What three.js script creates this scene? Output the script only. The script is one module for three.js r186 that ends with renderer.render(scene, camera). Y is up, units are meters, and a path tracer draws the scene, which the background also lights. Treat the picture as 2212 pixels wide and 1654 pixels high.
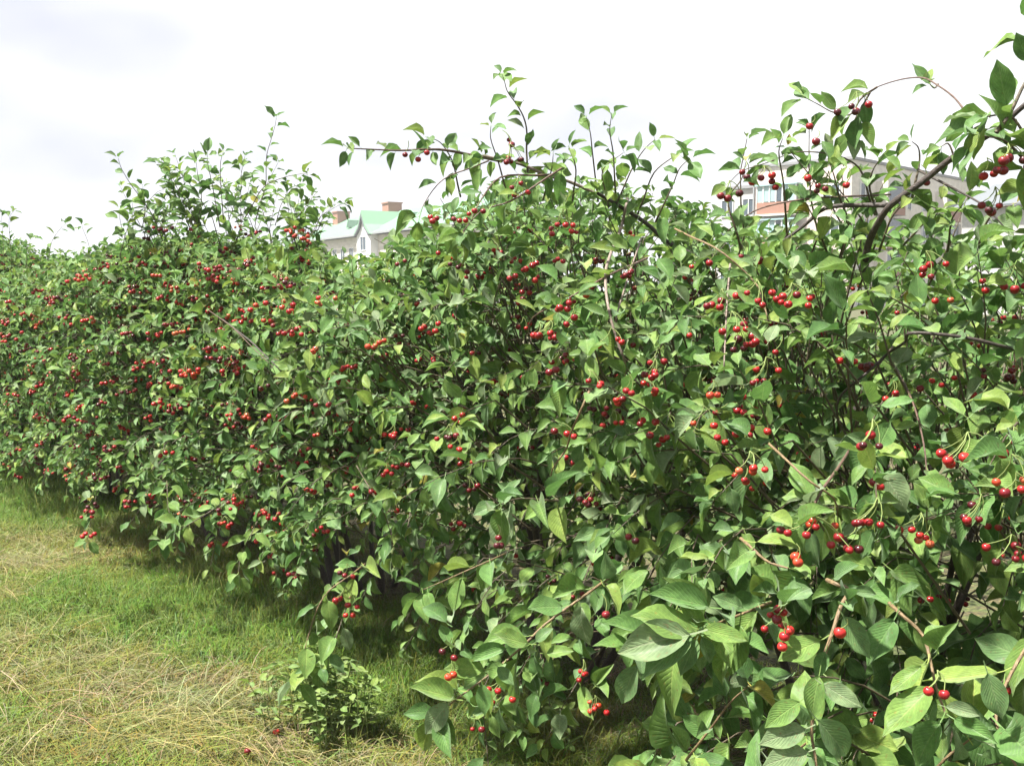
import * as THREE from 'three';
import { ImprovedNoise } from 'three/addons/math/ImprovedNoise.js';
import { mergeGeometries } from 'three/addons/utils/BufferGeometryUtils.js';

// ---------------------------------------------------------------- camera, sky, sun, exposure
const scene = new THREE.Scene();
const F = 1027, EYE = 1.5, PITCH = Math.atan(93.5 / F);
const camera = new THREE.PerspectiveCamera(2 * Math.atan(382.5 / F) * 180 / Math.PI, 1024 / 765, 0.05, 2000);
camera.position.set(0, EYE, 0);
camera.rotation.x = -PITCH;
const EXPOSURE = 3.9;
const SUN = new THREE.Vector3(-0.40, 0.88, 0.10).normalize();
const sun = new THREE.DirectionalLight(new THREE.Color(1.0, 0.97, 0.90), 4.6);
sun.position.copy(SUN).multiplyScalar(60);
sun.castShadow = true;
sun.shadow.mapSize.set(4096, 4096);
sun.shadow.radius = 5;
Object.assign(sun.shadow.camera, { left: -16, right: 16, top: 16, bottom: -16, near: 1, far: 140 });
scene.add(sun, sun.target);
scene.fog = new THREE.FogExp2(new THREE.Color(0.95, 0.97, 1.0), 0.0008);

const noise = new ImprovedNoise();
const fbm = (x, y, z, o = 4) => { let s = 0, a = 0.5; for (let i = 0; i < o; i++) { s += a * noise.noise(x, y, z); x = x * 2.03 + 3.1; y = y * 2.03 + 1.7; z = z * 2.03 + 5.3; a *= 0.5; } return s; };
const smooth = (a, b, x) => { const t = Math.min(1, Math.max(0, (x - a) / (b - a))); return t * t * (3 - 2 * t); };
const lerp = (a, b, t) => a + (b - a) * t;
{ // bright thin cloud with paler lavender-blue openings
  const W = 1024, H = 512, data = new Float32Array(W * H * 4);
  for (let j = 0; j < H; j++) for (let i = 0; i < W; i++) {
    const lat = ((j + 0.5) / H - 0.5) * Math.PI, lon = ((i + 0.5) / W - 0.5) * 2 * Math.PI;
    const d = [Math.cos(lat) * Math.cos(lon), Math.sin(lat), Math.cos(lat) * Math.sin(lon)];
    const c = fbm(d[0] * 1.5 + 6.024, d[1] * 3.4 + 5.724, d[2] * 1.5 + 27.186, 5) + 0.35 * fbm(d[0] * 6 + 6.024, d[1] * 15, d[2] * 6 + 27.186, 3);
    const k = smooth(-0.26, 0.34, c + 0.06);
    const s = Math.max(0, d[0] * SUN.x + d[1] * SUN.y + d[2] * SUN.z), g = 1 + 0.22 * Math.pow(s, 6);
    const b = [0.200, 0.208, 0.240], w = [0.318, 0.319, 0.325], o = (j * W + i) * 4;
    for (let q = 0; q < 3; q++) data[o + q] = lat < 0 ? [0.12, 0.13, 0.08][q] : lerp(b[q], w[q], k) * g;
    data[o + 3] = 1;
  }
  const sky = new THREE.DataTexture(data, W, H, THREE.RGBAFormat, THREE.FloatType);
  sky.mapping = THREE.EquirectangularReflectionMapping;
  sky.magFilter = sky.minFilter = THREE.LinearFilter;
  sky.wrapS = THREE.RepeatWrapping;
  sky.needsUpdate = true;
  scene.background = scene.environment = sky;
}

// ---------------------------------------------------------------- helpers
const V = (x, y, z) => new THREE.Vector3(x, y, z);
const UP = V(0, 1, 0);
function rng(seed) { let s = seed >>> 0; return () => { s = (s + 0x6d2b79f5) | 0; let t = Math.imul(s ^ (s >>> 15), 1 | s); t = (t + Math.imul(t ^ (t >>> 7), 61 | t)) ^ t; return ((t ^ (t >>> 14)) >>> 0) / 4294967296; }; }
let R = rng(7);
const rr = (a, b) => a + (b - a) * R();
const pick = (a) => a[Math.floor(R() * a.length)];
const rvec = (s = 1) => V(rr(-1, 1), rr(-1, 1), rr(-1, 1)).multiplyScalar(s);
const SX = 2212 / 1024, SY = 1654 / 765;               // measured on an enlarged print, 2212 x 1654
const cp = Math.cos(PITCH), sp = Math.sin(PITCH);
function ray(dx, dy) { const x = (dx / SX - 512) / F, y = -(dy / SY - 382.5) / F; return V(x, y * cp - sp, -cp - y * sp); }
const at = (dx, dy, depth) => ray(dx, dy).multiplyScalar(depth).add(camera.position);
function onGround(dx, dy, h = 0) { const r = ray(dx, dy); return r.multiplyScalar((h - EYE) / r.y).add(camera.position); }
function project(p) { const y = p.y - EYE, z = -(p.z * cp + y * sp), yy = y * cp - p.z * sp; return [512 + F * p.x / z, 382.5 - F * yy / z, z]; }
const taken = {};
function numbered(n) { const k = taken[n] = (taken[n] ?? -1) + 1; return k ? `${n}_${String(k).padStart(3, '0')}` : n; }
function tag(o, label, category, group, kind) { Object.assign(o.userData, { label, category }); if (group) o.userData.group = group; if (kind) o.userData.kind = kind; return o; }
function thing(name, label, category, pos, group, turn = 0) { const g = new THREE.Group(); g.name = numbered(name); g.position.copy(pos); g.rotation.y = turn; scene.add(g); return tag(g, label, category, group); }
function put(name, geo, mat, parent = scene) { const m = new THREE.Mesh(geo, mat); m.name = parent === scene ? numbered(name) : name; m.castShadow = m.receiveShadow = true; parent.add(m); return m; }
const std = (r, g, b, rough = 0.8, extra = {}) => { const m = new THREE.MeshStandardMaterial({ roughness: rough, side: THREE.DoubleSide, ...extra }); m.color.setRGB(r, g, b); return m; };
function dataTex(w, h, fn, srgb) {
  const d = new Uint8Array(w * h * 4);
  for (let j = 0; j < h; j++) for (let i = 0; i < w; i++) { const c = fn(i / w, j / h, i, j), o = (j * w + i) * 4; for (let q = 0; q < 3; q++) d[o + q] = Math.max(0, Math.min(255, Math.round(255 * (c.length ? c[q] : c)))); d[o + 3] = 255; }
  const t = new THREE.DataTexture(d, w, h); t.magFilter = THREE.LinearFilter; t.minFilter = THREE.LinearMipmapLinearFilter; t.wrapS = t.wrapT = THREE.RepeatWrapping; if (srgb) t.colorSpace = THREE.SRGBColorSpace; t.needsUpdate = true; return t;
}
class Acc { // collects tapered tubes into one geometry
  constructor() { this.p = []; this.n = []; this.u = []; this.i = []; }
  tube(pts, r0, r1, sides = 5, wob = 0) {
    const b = this.p.length / 3; let N = V(0, 0, 1);
    let len = 0;
    pts.forEach((q, k) => {
      const T = pts[Math.min(k + 1, pts.length - 1)].clone().sub(pts[Math.max(k - 1, 0)]).normalize();
      if (k) len += q.distanceTo(pts[k - 1]);
      if (!k && Math.abs(T.z) > 0.9) N = V(1, 0, 0);
      N = N.clone().addScaledVector(T, -N.dot(T)).normalize();
      const B = T.clone().cross(N), f = k / (pts.length - 1), r = lerp(r0, r1, f) * (1 + (wob ? rr(-wob, wob) : 0));
      for (let s = 0; s <= sides; s++) { const a = s / sides * 2 * Math.PI, d = N.clone().multiplyScalar(Math.cos(a)).addScaledVector(B, Math.sin(a)); this.p.push(q.x + d.x * r, q.y + d.y * r, q.z + d.z * r); this.n.push(d.x, d.y, d.z); this.u.push(s / sides * 6.283 * Math.max(r0, 0.004), len); }
    });
    const w = sides + 1;
    for (let k = 0; k < pts.length - 1; k++) for (let s = 0; s < sides; s++) { const a = b + k * w + s; this.i.push(a, a + 1, a + w, a + 1, a + w + 1, a + w); }
    return this;
  }
  geo() { const g = new THREE.BufferGeometry(); g.setAttribute('position', new THREE.Float32BufferAttribute(this.p, 3)); g.setAttribute('normal', new THREE.Float32BufferAttribute(this.n, 3)); g.setAttribute('uv', new THREE.Float32BufferAttribute(this.u, 2)); g.setIndex(this.i); return g; }
}
const curve = (pts, n) => new THREE.CatmullRomCurve3(pts, false, 'centripetal').getPoints(n);

// ---------------------------------------------------------------- ground
const GREEN = [[330, 1290, .55, .9], [400, 1360, .35, .7], [60, 1065, .9, .9], [180, 1130, .7, .6], [540, 1380, .35, .5], [700, 1560, .3, .6], [880, 1480, .5, .55], [1130, 1600, .35, .6], [400, 1640, .3, .5], [900, 1620, .45, .35], [20, 1560, .15, .7], [760, 1390, .6, .5]].map(([x, y, r, k]) => [onGround(x, y), r, k]);
const STRAW = [[480, 1560, .3, 1], [620, 1610, .3, .9], [330, 1500, .3, .8], [120, 1420, .4, .6], [60, 1250, .5, .5], [470, 1270, .25, .8], [1230, 1600, .18, 1], [1010, 1570, .25, .6], [130, 1600, .3, .6], [30, 1190, .6, .6], [560, 1660, .3, .8]].map(([x, y, r, k]) => [onGround(x, y), r, k]);
function lawn(x, z) { // 1 = lush green, 0 = dry straw
  let k = 0.47 + 0.55 * fbm(x * 0.9 + 7, 0.3, z * 0.9, 3) + 0.75 * fbm(x * 3.4, 4, z * 3.4 + 3, 3);
  for (const [p, r, w] of GREEN) k += w * 0.55 * Math.exp(-((p.x - x) ** 2 + (p.z - z) ** 2) / (r * r));
  for (const [p, r, w] of STRAW) k -= w * 0.5 * Math.exp(-((p.x - x) ** 2 + (p.z - z) ** 2) / (r * r));
  return Math.max(0, Math.min(1, k));
}
const groundTex = dataTex(1024, 1024, (u, v) => {
  const a = 2 * Math.PI * u, b = 2 * Math.PI * v, x = Math.cos(a) * 1.2, y = Math.sin(a) * 1.2, z = Math.cos(b) * 1.2 + 2.4 * Math.sin(b);
  const n = fbm(x * 2 + 3, y * 2, z * 2, 4), f = fbm(x * 14, y * 14, z * 14, 3), k = smooth(-0.2, 0.2, n), q = 0.75 + 0.9 * f;
  return [lerp(0.36, 0.31, k) * q, lerp(0.33, 0.35, k) * q, lerp(0.20, 0.165, k) * q];
}, true);
groundTex.repeat.set(1 / 2.3, 1 / 2.3);
{
  const g = new THREE.PlaneGeometry(1600, 1600, 8, 8); g.rotateX(-Math.PI / 2);
  const uv = g.attributes.uv; for (let i = 0; i < uv.count; i++) uv.setXY(i, uv.getX(i) * 1600, uv.getY(i) * 1600);
  tag(put('ground', g, std(1, 1, 1, 0.95, { map: groundTex, bumpMap: groundTex, bumpScale: 0.02 })), 'dry mown grass ground in front of the cherry shrubs', 'ground', null, 'structure');
}

{ // bare dark soil under the row, with a ragged edge
  const P = [], U = [], I = [], ROWS = [-0.669, -0.744], ACR = [0.744, -0.669]; let n = 0;
  for (let u = -1.5; u < 13; u += 0.06, n++) for (let q = 0; q < 2; q++) { const D = q ? 3.5 + 0.3 * fbm(u * 2, 3, 1, 3) : 2.42 + 0.35 * fbm(u * 1.7, 8, 2, 4); P.push(ACR[0] * D + ROWS[0] * u, 0.004, ACR[1] * D + ROWS[1] * u); U.push(u, D); }
  for (let k = 0; k < n - 1; k++) { const a = 2 * k; I.push(a, a + 2, a + 1, a + 1, a + 2, a + 3); }
  const g = new THREE.BufferGeometry(); g.setAttribute('position', new THREE.Float32BufferAttribute(P, 3)); g.setAttribute('uv', new THREE.Float32BufferAttribute(U, 2)); g.setIndex(I); g.computeVertexNormals();
  tag(put('soil', g, std(.42, .33, .29, 0.95, { map: groundTex, bumpMap: groundTex, bumpScale: 0.03 })), 'strip of bare brown soil under the row of cherry shrubs', 'soil', null, 'structure');
}

// ---------------------------------------------------------------- the buildings far behind
function wallFrame(p0, p1) { // local axes of a facade from p0 (left) to p1 (right), seen from the camera
  const x = p1.clone().sub(p0).setY(0), len = x.length(); x.normalize();
  const g = { o: p0.clone().setY(0), x, n: V(-x.z, 0, x.x), len, turn: Math.atan2(-x.z, x.x) };
  g.local = (dx, dy, off = 0) => { const r = ray(dx, dy), q = g.o.clone().addScaledVector(g.n, off), t = q.clone().sub(camera.position).dot(g.n) / r.dot(g.n), h = r.multiplyScalar(t).add(camera.position); return [h.clone().sub(q).dot(g.x), h.y]; };
  return g;
}
const box = (x0, x1, y0, y1, z0, z1) => new THREE.BoxGeometry(x1 - x0, y1 - y0, z1 - z0).translate((x0 + x1) / 2, (y0 + y1) / 2, (z0 + z1) / 2);
function prism(poly, z0, z1) { const s = new THREE.Shape(poly.map(([a, b]) => new THREE.Vector2(a, b))); return new THREE.ExtrudeGeometry(s, { depth: z1 - z0, bevelEnabled: false }).translate(0, 0, z0); }
const plaster = (r, g, b) => { const t = dataTex(128, 128, (u, v) => { const c = 0.93 + 0.14 * fbm(8 * Math.cos(6.283 * u), 8 * Math.sin(6.283 * u), 5 * Math.cos(6.283 * v) + 3 * Math.sin(6.283 * v), 3); return [c, c, c]; }, true); return std(r, g, b, 0.9, { map: t }); };
const B = { cream: plaster(0.72, 0.67, 0.60), pink: plaster(0.60, 0.51, 0.47), grey: plaster(0.46, 0.45, 0.44), green: std(0.15, 0.27, 0.175, 0.95), greenDark: std(0.06, 0.12, 0.08, 0.6), brick: plaster(0.33, 0.165, 0.115), white: std(0.74, 0.74, 0.74, 0.7), frame: std(0.6, 0.62, 0.62, 0.5), glass: std(0.05, 0.07, 0.09, 0.08), teal: std(0.27, 0.42, 0.42, 0.5), slate: std(0.10, 0.11, 0.12, 0.7), stoneGrey: plaster(0.26, 0.26, 0.27), metal: std(0.25, 0.26, 0.27, 0.5) };
function windowAt(x, y, w, h, z, parent, nx = 2, mat = B.frame) { // frame proud of the wall, glass inside it, one pane per opening
  const t = 0.07, gs = [box(x - w / 2, x + w / 2, y - h / 2, y - h / 2 + t, z, z + 0.08), box(x - w / 2, x + w / 2, y + h / 2 - t, y + h / 2, z, z + 0.08)];
  for (let k = 0; k <= nx; k++) { const c = x - w / 2 + t / 2 + k * (w - t) / nx; gs.push(box(c - t / 2, c + t / 2, y - h / 2 + t, y + h / 2 - t, z, z + 0.08)); }
  const f = put('window', mergeGeometries(gs), mat, parent);
  for (let k = 0; k < nx; k++) put('pane', box(x - w / 2 + t + k * (w - t) / nx, x - w / 2 + (k + 1) * (w - t) / nx, y - h / 2 + t, y + h / 2 - t, z, z + 0.03), B.glass, f);
  return f;
}
{ // the long house with the green roof
  const fr = wallFrame(at(690, 522, 120), at(900, 492, 97)), g = thing('apartment_house', 'long cream house with pale green metal roof, white gable and two brick chimneys', 'house', fr.o, null, fr.turn);
  const L0 = -9, L1 = fr.len + 8, eave = 7.4, ridge = 10.1, run = 5.2;
  put('wall', box(L0 + 0.4, L1 - 0.4, 0, eave - 0.25, -2 * run + 0.6, -0.6), B.cream, g);
  // hipped roof in standing-seam sheets
  const sheet = (pts) => { const q = new THREE.BufferGeometry(); q.setAttribute('position', new THREE.Float32BufferAttribute(pts.flat(), 3)); q.setIndex([0, 1, 2, 0, 2, 3]); q.computeVertexNormals(); return q; };
  const rf = put('roof', mergeGeometries([sheet([[L0, eave, 0], [L1, eave, 0], [L1 - 2, ridge, -run], [L0 + 2, ridge, -run]]), sheet([[L1, eave, -2 * run], [L0, eave, -2 * run], [L0 + 2, ridge, -run], [L1 - 2, ridge, -run]]), sheet([[L0, eave, -2 * run], [L0, eave, 0], [L0 + 2, ridge, -run], [L0 + 2, ridge, -run]]), sheet([[L1, eave, 0], [L1, eave, -2 * run], [L1 - 2, ridge, -run], [L1 - 2, ridge, -run]])]), B.green, g);
  const seam = new Acc(); for (let x = L0 + 2.3; x < L1 - 2; x += 0.9) seam.tube([V(x, eave + 0.02, 0), V(x, ridge + 0.02, -run)], 0.025, 0.025, 4);
  put('seams', seam.geo(), B.green, rf).userData.kind = 'stuff';
  put('gutter', box(L0, L1, eave - 0.22, eave - 0.02, 0, 0.16), B.metal, g);
  for (const dx of [737, 847]) { const [x] = fr.local(dx, 470, -run + 0.6); const c = put('chimney', box(x - 0.85, x + 0.85, ridge - 1.6, ridge + 0.75, -run - 0.2, -run + 1.4), B.brick, g); put('chimney_cap', box(x - 0.92, x + 0.92, ridge + 0.75, ridge + 0.9, -run - 0.3, -run + 1.5), B.brick, c); }
  for (const dx of [757, 812, 872]) { // small triangular roof vents
    const [x] = fr.local(dx, 490, -2.0), y = eave + 1.1; put('roof_vent', prism([[x - 0.55, y], [x + 0.55, y], [x, y + 0.85]], -3.6, -1.7), B.greenDark, g);
  }
  { const [x] = fr.local(783, 490, 0.3), y = eave - 0.4; // gable bay with flared verges
    put('gable', prism([[x - 1.9, y - 2.6], [x + 1.9, y - 2.6], [x + 1.9, y + 0.2], [x + 0.75, y + 1.0], [x, y + 2.3], [x - 0.75, y + 1.0], [x - 1.9, y + 0.2]], -3, 0.2), B.white, g);
    const verge = (s) => prism([[x, y + 2.75], [x, y + 2.3], [x + s * 0.75, y + 1.0], [x + s * 2.0, y + 0.2], [x + s * 2.3, y + 0.2], [x + s * 0.95, y + 1.3]], -4, 0.45);
    const gr = put('gable_roof', mergeGeometries([verge(1), verge(-1)]), B.green, g); put('verge_board', mergeGeometries([-1, 1].map((s) => prism([[x, y + 2.35], [x, y + 2.05], [x + s * 0.75, y + 0.85], [x + s * 1.95, y + 0.05], [x + s * 2.05, y + 0.2], [x + s * 0.8, y + 1.02]], 0.22, 0.5))), B.slate, gr);
    windowAt(x, y - 0.7, 1.6, 1.5, 0.2, g, 2);
  }
  for (let x = L0 + 2; x < L1 - 1; x += 2.6) for (const y of [5.3, 2.4]) { const [gx] = fr.local(783, 490, 0.3); if (Math.abs(x - gx) > 2.9) windowAt(x, y, 1.3, 1.5, -0.6, g, 2); }
}
{ // the pale apartment block, corner towards the camera
  const C = at(1840, 343, 80), Lp = at(1632, 362, 85.9), Rp = at(2051, 397, 98.9);
  const a = wallFrame(Lp, C), top = 11.6, g = thing('apartment_block', 'pale pink apartment block with teal glazed balconies and brick panels behind the shrubs', 'apartment building', a.o, null, a.turn);
  const W = a.len, D = wallFrame(C, Rp).len;
  put('wall', box(0, W, 0, top, -D, 0), B.pink, g);
  put('parapet', mergeGeometries([box(-0.15, W + 0.15, top, top + 0.22, -0.35, 0.15), box(W - 0.35, W + 0.15, top, top + 0.22, -D, -0.35)]), B.stoneGrey, g);
  const [bx0] = a.local(1647, 420), [bx1] = a.local(1730, 420);
  for (let s = 0; s < 4; s++) { // one loggia on each storey
    const y = top - 2.95 - s * 2.8, lo = put('balcony', box(bx0, bx1, y - 1.0, y - 0.05, 0, 0.9), B.brick, g);
    const n = 6, w = (bx1 - bx0) / n; put('balcony_slab', box(bx0 - 0.1, bx1 + 0.1, y - 1.15, y - 1.0, 0, 1.0), B.cream, lo);
    for (let k = 0; k < n; k++) put('pane', box(bx0 + k * w + 0.05, bx0 + (k + 1) * w - 0.05, y + 0.02, y + 1.25, 0.78, 0.84), k === 3 ? B.glass : B.teal, lo);
    put('glazing_bars', mergeGeometries([...Array(n + 1).keys()].map((k) => box(bx0 + k * w - 0.05, bx0 + k * w + 0.05, y - 0.05, y + 1.3, 0.75, 0.9))), B.frame, lo);
    put('balcony_roof', box(bx0 - 0.15, bx1 + 0.15, y + 1.3, y + 1.42, 0, 1.0), B.teal, lo);
    windowAt(W - 1.6, y + 0.4, 1.5, 1.5, 0.002, g, 2);
  }
  const side = new THREE.Group(); side.name = 'side_wall'; side.position.set(W, 0, 0); side.rotation.y = Math.PI / 2; g.add(side);
  put('render_coat', box(0.02, D - 0.02, 0.02, top - 0.02, 0.002, 0.05), B.cream, side);
  for (let s = 0; s < 4; s++) for (let k = 0; k < 6; k++) {
    const x = 2.2 + k * 4, y = top - 2.5 - s * 2.8;
    if (k === 4 || k === 1) { put('balcony', box(x - 1.6, x + 1.6, y - 1.5, y - 0.5, 0.05, 1.0), B.brick, side); put('balcony_glazing', box(x - 1.55, x + 1.55, y - 0.5, y + 0.9, 0.05, 0.85), B.glass, side); for (const e of [-1.75, 1.75]) put('pillar', box(x + e - 0.15, x + e + 0.15, y - 1.5, y + 1.1, 0.05, 1.05), B.cream, side); } else { put('window', box(x - 0.75, x + 0.75, y - 0.75, y + 0.75, 0.05, 0.12), B.glass, side); put('window_frame', mergeGeometries([box(x - 0.85, x - 0.75, y - 0.85, y + 0.85, 0.05, 0.16), box(x + 0.75, x + 0.85, y - 0.85, y + 0.85, 0.05, 0.16), box(x - 0.05, x + 0.05, y - 0.75, y + 0.75, 0.12, 0.16)]), B.frame, side); }
  }
  put('drainpipe', box(-0.12, 0, 0, top - 0.3, 0.02, 0.14), B.metal, g);
  // lower wing set back on the left
  const wl = -4.6, wt = 10.1; put('wing_wall', box(wl, -0.13, 0, wt, -12, -1.2), B.grey, g); put('wing_roof', box(wl - 0.2, -0.13, wt, wt + 0.25, -12, -1.0), B.stoneGrey, g);
  for (let s = 0; s < 4; s++) for (let k = 0; k < 2; k++) windowAt(wl + 1.2 + k * 2.1, wt - 1.6 - s * 2.7, 1.2, 1.5, -1.2, g, 2);
}
{ // grey house on the far right
  const fr = wallFrame(at(2062, 440, 62), at(2330, 440, 56)), g = thing('grey_house', 'grey house with dark slate roof at the right edge behind the branches', 'house', fr.o, null, fr.turn), L = fr.len;
  const [, e] = fr.local(2100, 445), r = e + 1.6;
  put('wall', box(0.3, L - 0.3, 0, e - 0.1, -8, -0.4), B.grey, g);
  put('roof', new THREE.ExtrudeGeometry(new THREE.Shape([[0.1, e - 0.12], [0.1, e], [-4.2, r], [-8.5, e], [-8.5, e - 0.12], [-4.2, r - 0.25]].map(([p, q]) => new THREE.Vector2(p, q))), { depth: L, bevelEnabled: false }).rotateY(-Math.PI / 2).translate(L, 0, 0), B.slate, g);
  for (const x of [2, 5, 8, 11]) windowAt(x, e - 1.6, 1.1, 1.3, -0.4, g, 2);
}

// ---------------------------------------------------------------- leaf, cherry and bark
const leafTexOf = (sd) => dataTex(128, 256, (u, v) => {
  const vv = v; v += 0.012 * noise.noise(u * 6 + sd, v * 9, sd); u += 0.012 * noise.noise(u * 5, v * 8 + sd, 3);
  const x = Math.abs(u - 0.5) * 2, mid = Math.exp(-((x / 0.045) ** 2)), s = (v - 0.42 * x) * 11, side = Math.exp(-((((s - Math.floor(s)) - 0.5) / 0.10) ** 2)) * smooth(1.0, 0.5, x) * smooth(0.02, 0.1, x);
  const n = fbm(u * 7 + sd, v * 14, 3.3, 3), m = fbm(u * 2.2, v * 3.1 + sd * 2, 7, 2), spot = 0.45 * smooth(0.44, 0.56, noise.noise(u * 9 + sd * 5, v * 17, sd)), k = 0.80 + 0.16 * n + 0.14 * m + 0.09 * mid + 0.06 * side * (1 + 2 * m);
  return [k * (1 + 0.10 * mid + 0.03 * side + 0.05 * m + 0.12 * spot), k * (1 - 0.22 * spot), k * (0.97 + 0.1 * mid - 0.2 * spot)];
}, true);
const LEAF_TEX = [1.3, 4.7, 8.2].map(leafTexOf);
const leafBump = dataTex(128, 256, (u, v) => {
  const x = Math.abs(u - 0.5) * 2, mid = Math.exp(-((x / 0.06) ** 2)), s = (v - 0.42 * x) * 11, f = s - Math.floor(s) - 0.5;
  return 0.75 - 0.5 * mid - 0.35 * Math.exp(-((f / 0.16) ** 2)) * smooth(1.05, 0.5, x) + 0.12 * fbm(u * 14, v * 28, 1, 2);
});
function leafGeo(seg, fold, bend, twist, wave, petiole) { // length along +y from 0 to 1, upper face towards +z
  const p = [], uv = [], ix = [], A = [-1, -0.55, 0, 0.55, 1];
  for (let k = 0; k <= seg; k++) {
    const t = k / seg, w = 0.5 * Math.pow(Math.sin(Math.PI * Math.pow(t, 0.86)), 0.78) * (1 - 0.42 * smooth(0.74, 1.0, t)), b = -bend * t * t, ca = Math.cos(twist * t), sa = Math.sin(twist * t);
    for (const a of A) { const x = a * w * (1 - 0.12 * fold * Math.abs(a)), z = Math.abs(a) ** 1.3 * fold * w * 0.75 + wave * a * a * Math.sin(t * 11 + a * 1.2); p.push(x * ca - z * sa, t - 0.25 * bend * t * t, x * sa + z * ca + b); uv.push(0.5 + a * 0.5, t); }
  }
  for (let k = 0; k < seg; k++) for (let j = 0; j < 4; j++) { const a = k * 5 + j; ix.push(a, a + 1, a + 5, a + 1, a + 6, a + 5); }
  const b = p.length / 3; // petiole
  for (const [y, z] of [[-petiole, 0.10], [-petiole * 0.45, 0.02], [0.04, -0.004]]) for (const x of [-0.018, 0.018]) { p.push(x * 1.2, y, z); uv.push(0.5, 0.3); }
  ix.push(b, b + 1, b + 2, b + 1, b + 3, b + 2, b + 2, b + 3, b + 4, b + 3, b + 5, b + 4);
  const g = new THREE.BufferGeometry(); g.setAttribute('position', new THREE.Float32BufferAttribute(p, 3)); g.setAttribute('uv', new THREE.Float32BufferAttribute(uv, 2)); g.setIndex(ix); g.computeVertexNormals(); return g;
}
const LEAF = [[8, .28, .18, .2, .03, .2], [8, .2, .42, .45, .06, .2], [8, .7, .35, .4, .03, .22], [8, .3, -.1, -.3, .05, .2], [8, .65, .36, -.3, .03, .25], [8, .3, .10, .12, .045, .2], [8, .5, .5, .35, .03, .22], [8, .85, .2, -.2, .025, .2], [8, .25, .3, -.45, .05, .25]].map((a) => leafGeo(...a));
const LEAF_FAR = leafGeo(5, .5, .28, .25, .03, .2);
const leafMat = (c, i = 0) => { const m = new THREE.MeshPhysicalMaterial({ roughness: 0.95, side: THREE.DoubleSide, map: LEAF_TEX[i % 3], bumpMap: leafBump, bumpScale: 0.0012, transmission: 0.42, thickness: 0, clearcoat: 0.12, clearcoatRoughness: 0.36, specularIntensity: 0.4 }); m.color.setRGB(...c); return m; };
const TONES = [[.178, .328, .072], [.146, .304, .074], [.216, .366, .078], [.112, .245, .060], [.264, .390, .076], [.176, .320, .112], [.250, .362, .175], [.42, .40, .07], [.30, .22, .075]];
const TONE_W = [...Array(14).fill([0, 0, 0, 0, 1, 1, 1, 2, 2, 2, 3, 3, 3, 4, 4, 5, 5, 6]).flat(), 7];
const TONE_OLD = [0, 0, 0, 0, 1, 1, 1, 2, 2, 2, 3, 3, 3, 4, 4, 5, 5, 6];
const LEAF_MATS = TONES.map(leafMat), FOLIAGE_MAT = leafMat([1, 1, 1]);
function cherryGeo(a, b) { const g = new THREE.SphereGeometry(1, a, b), p = g.attributes.position; for (let i = 0; i < p.count; i++) { const x = p.getX(i), y = p.getY(i), z = p.getZ(i), r = Math.hypot(x, z); p.setXYZ(i, x * 1.03, y * 0.94 - (y > 0 ? 0.22 * Math.exp(-r * r * 7) : 0) , z * 1.03); } g.computeVertexNormals(); return g; }
const CHERRY = cherryGeo(18, 12), CHERRY_FAR = cherryGeo(10, 7);
const skinTex = dataTex(64, 64, (u, v) => { const a = 6.283 * u, n = fbm(Math.cos(a) * 1.2 + 2, Math.sin(a) * 1.2, v * 2.2, 3), k = 0.90 + 0.32 * n; return [k, k * (0.85 + 0.8 * Math.max(0, n)), k * 0.95]; }, true);
const cherryMat = (c) => { const m = new THREE.MeshPhysicalMaterial({ map: skinTex, roughness: 0.48, specularIntensity: 0.55, clearcoat: 0.32, clearcoatRoughness: 0.12 }); m.color.setRGB(...c); return m; };
const REDS = [[.38, .015, .015], [.28, .011, .014], [.165, .007, .012], [.07, .005, .010], [.46, .062, .020], [.50, .14, .05], [.44, .026, .018]];
const CHERRY_MATS = REDS.map(cherryMat), FRUIT_MAT = cherryMat([1, 1, 1]);
const STALK = new Acc().tube([V(0, 0, 0), V(0.10, 0.35, 0.02), V(0.10, 0.7, 0.05), V(0, 1, 0)], 0.020, 0.024, 4).geo(); // unit long, scaled to the gap
const STALK_MAT = std(.17, .22, .06, 0.7);
const barkTex = dataTex(64, 256, (u, v) => { const n = fbm(Math.cos(6.283 * u) * 2, Math.sin(6.283 * u) * 2, v * 40, 4), l = Math.exp(-((((v * 23 + 0.6 * noise.noise(u * 9, v * 23, 1)) % 1 - 0.5) / 0.12) ** 2)) * (noise.noise(u * 5, Math.floor(v * 23), 2) > 0 ? 1 : 0), k = 0.72 + 0.5 * n + 0.18 * l; return [k, k * 0.97, k * 0.94]; }, true);
const bark = (r, g, b, rough = 0.65) => { const t = barkTex.clone(); t.repeat.set(40, 3); t.needsUpdate = true; return std(r, g, b, rough, { map: t, bumpMap: t, bumpScale: 0.002 }); };
const BARK = { dark: bark(.085, .066, .058), brown: bark(.19, .115, .085), pale: bark(.36, .29, .25), tan: bark(.30, .215, .11), twig: bark(.155, .125, .075) };

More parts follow.
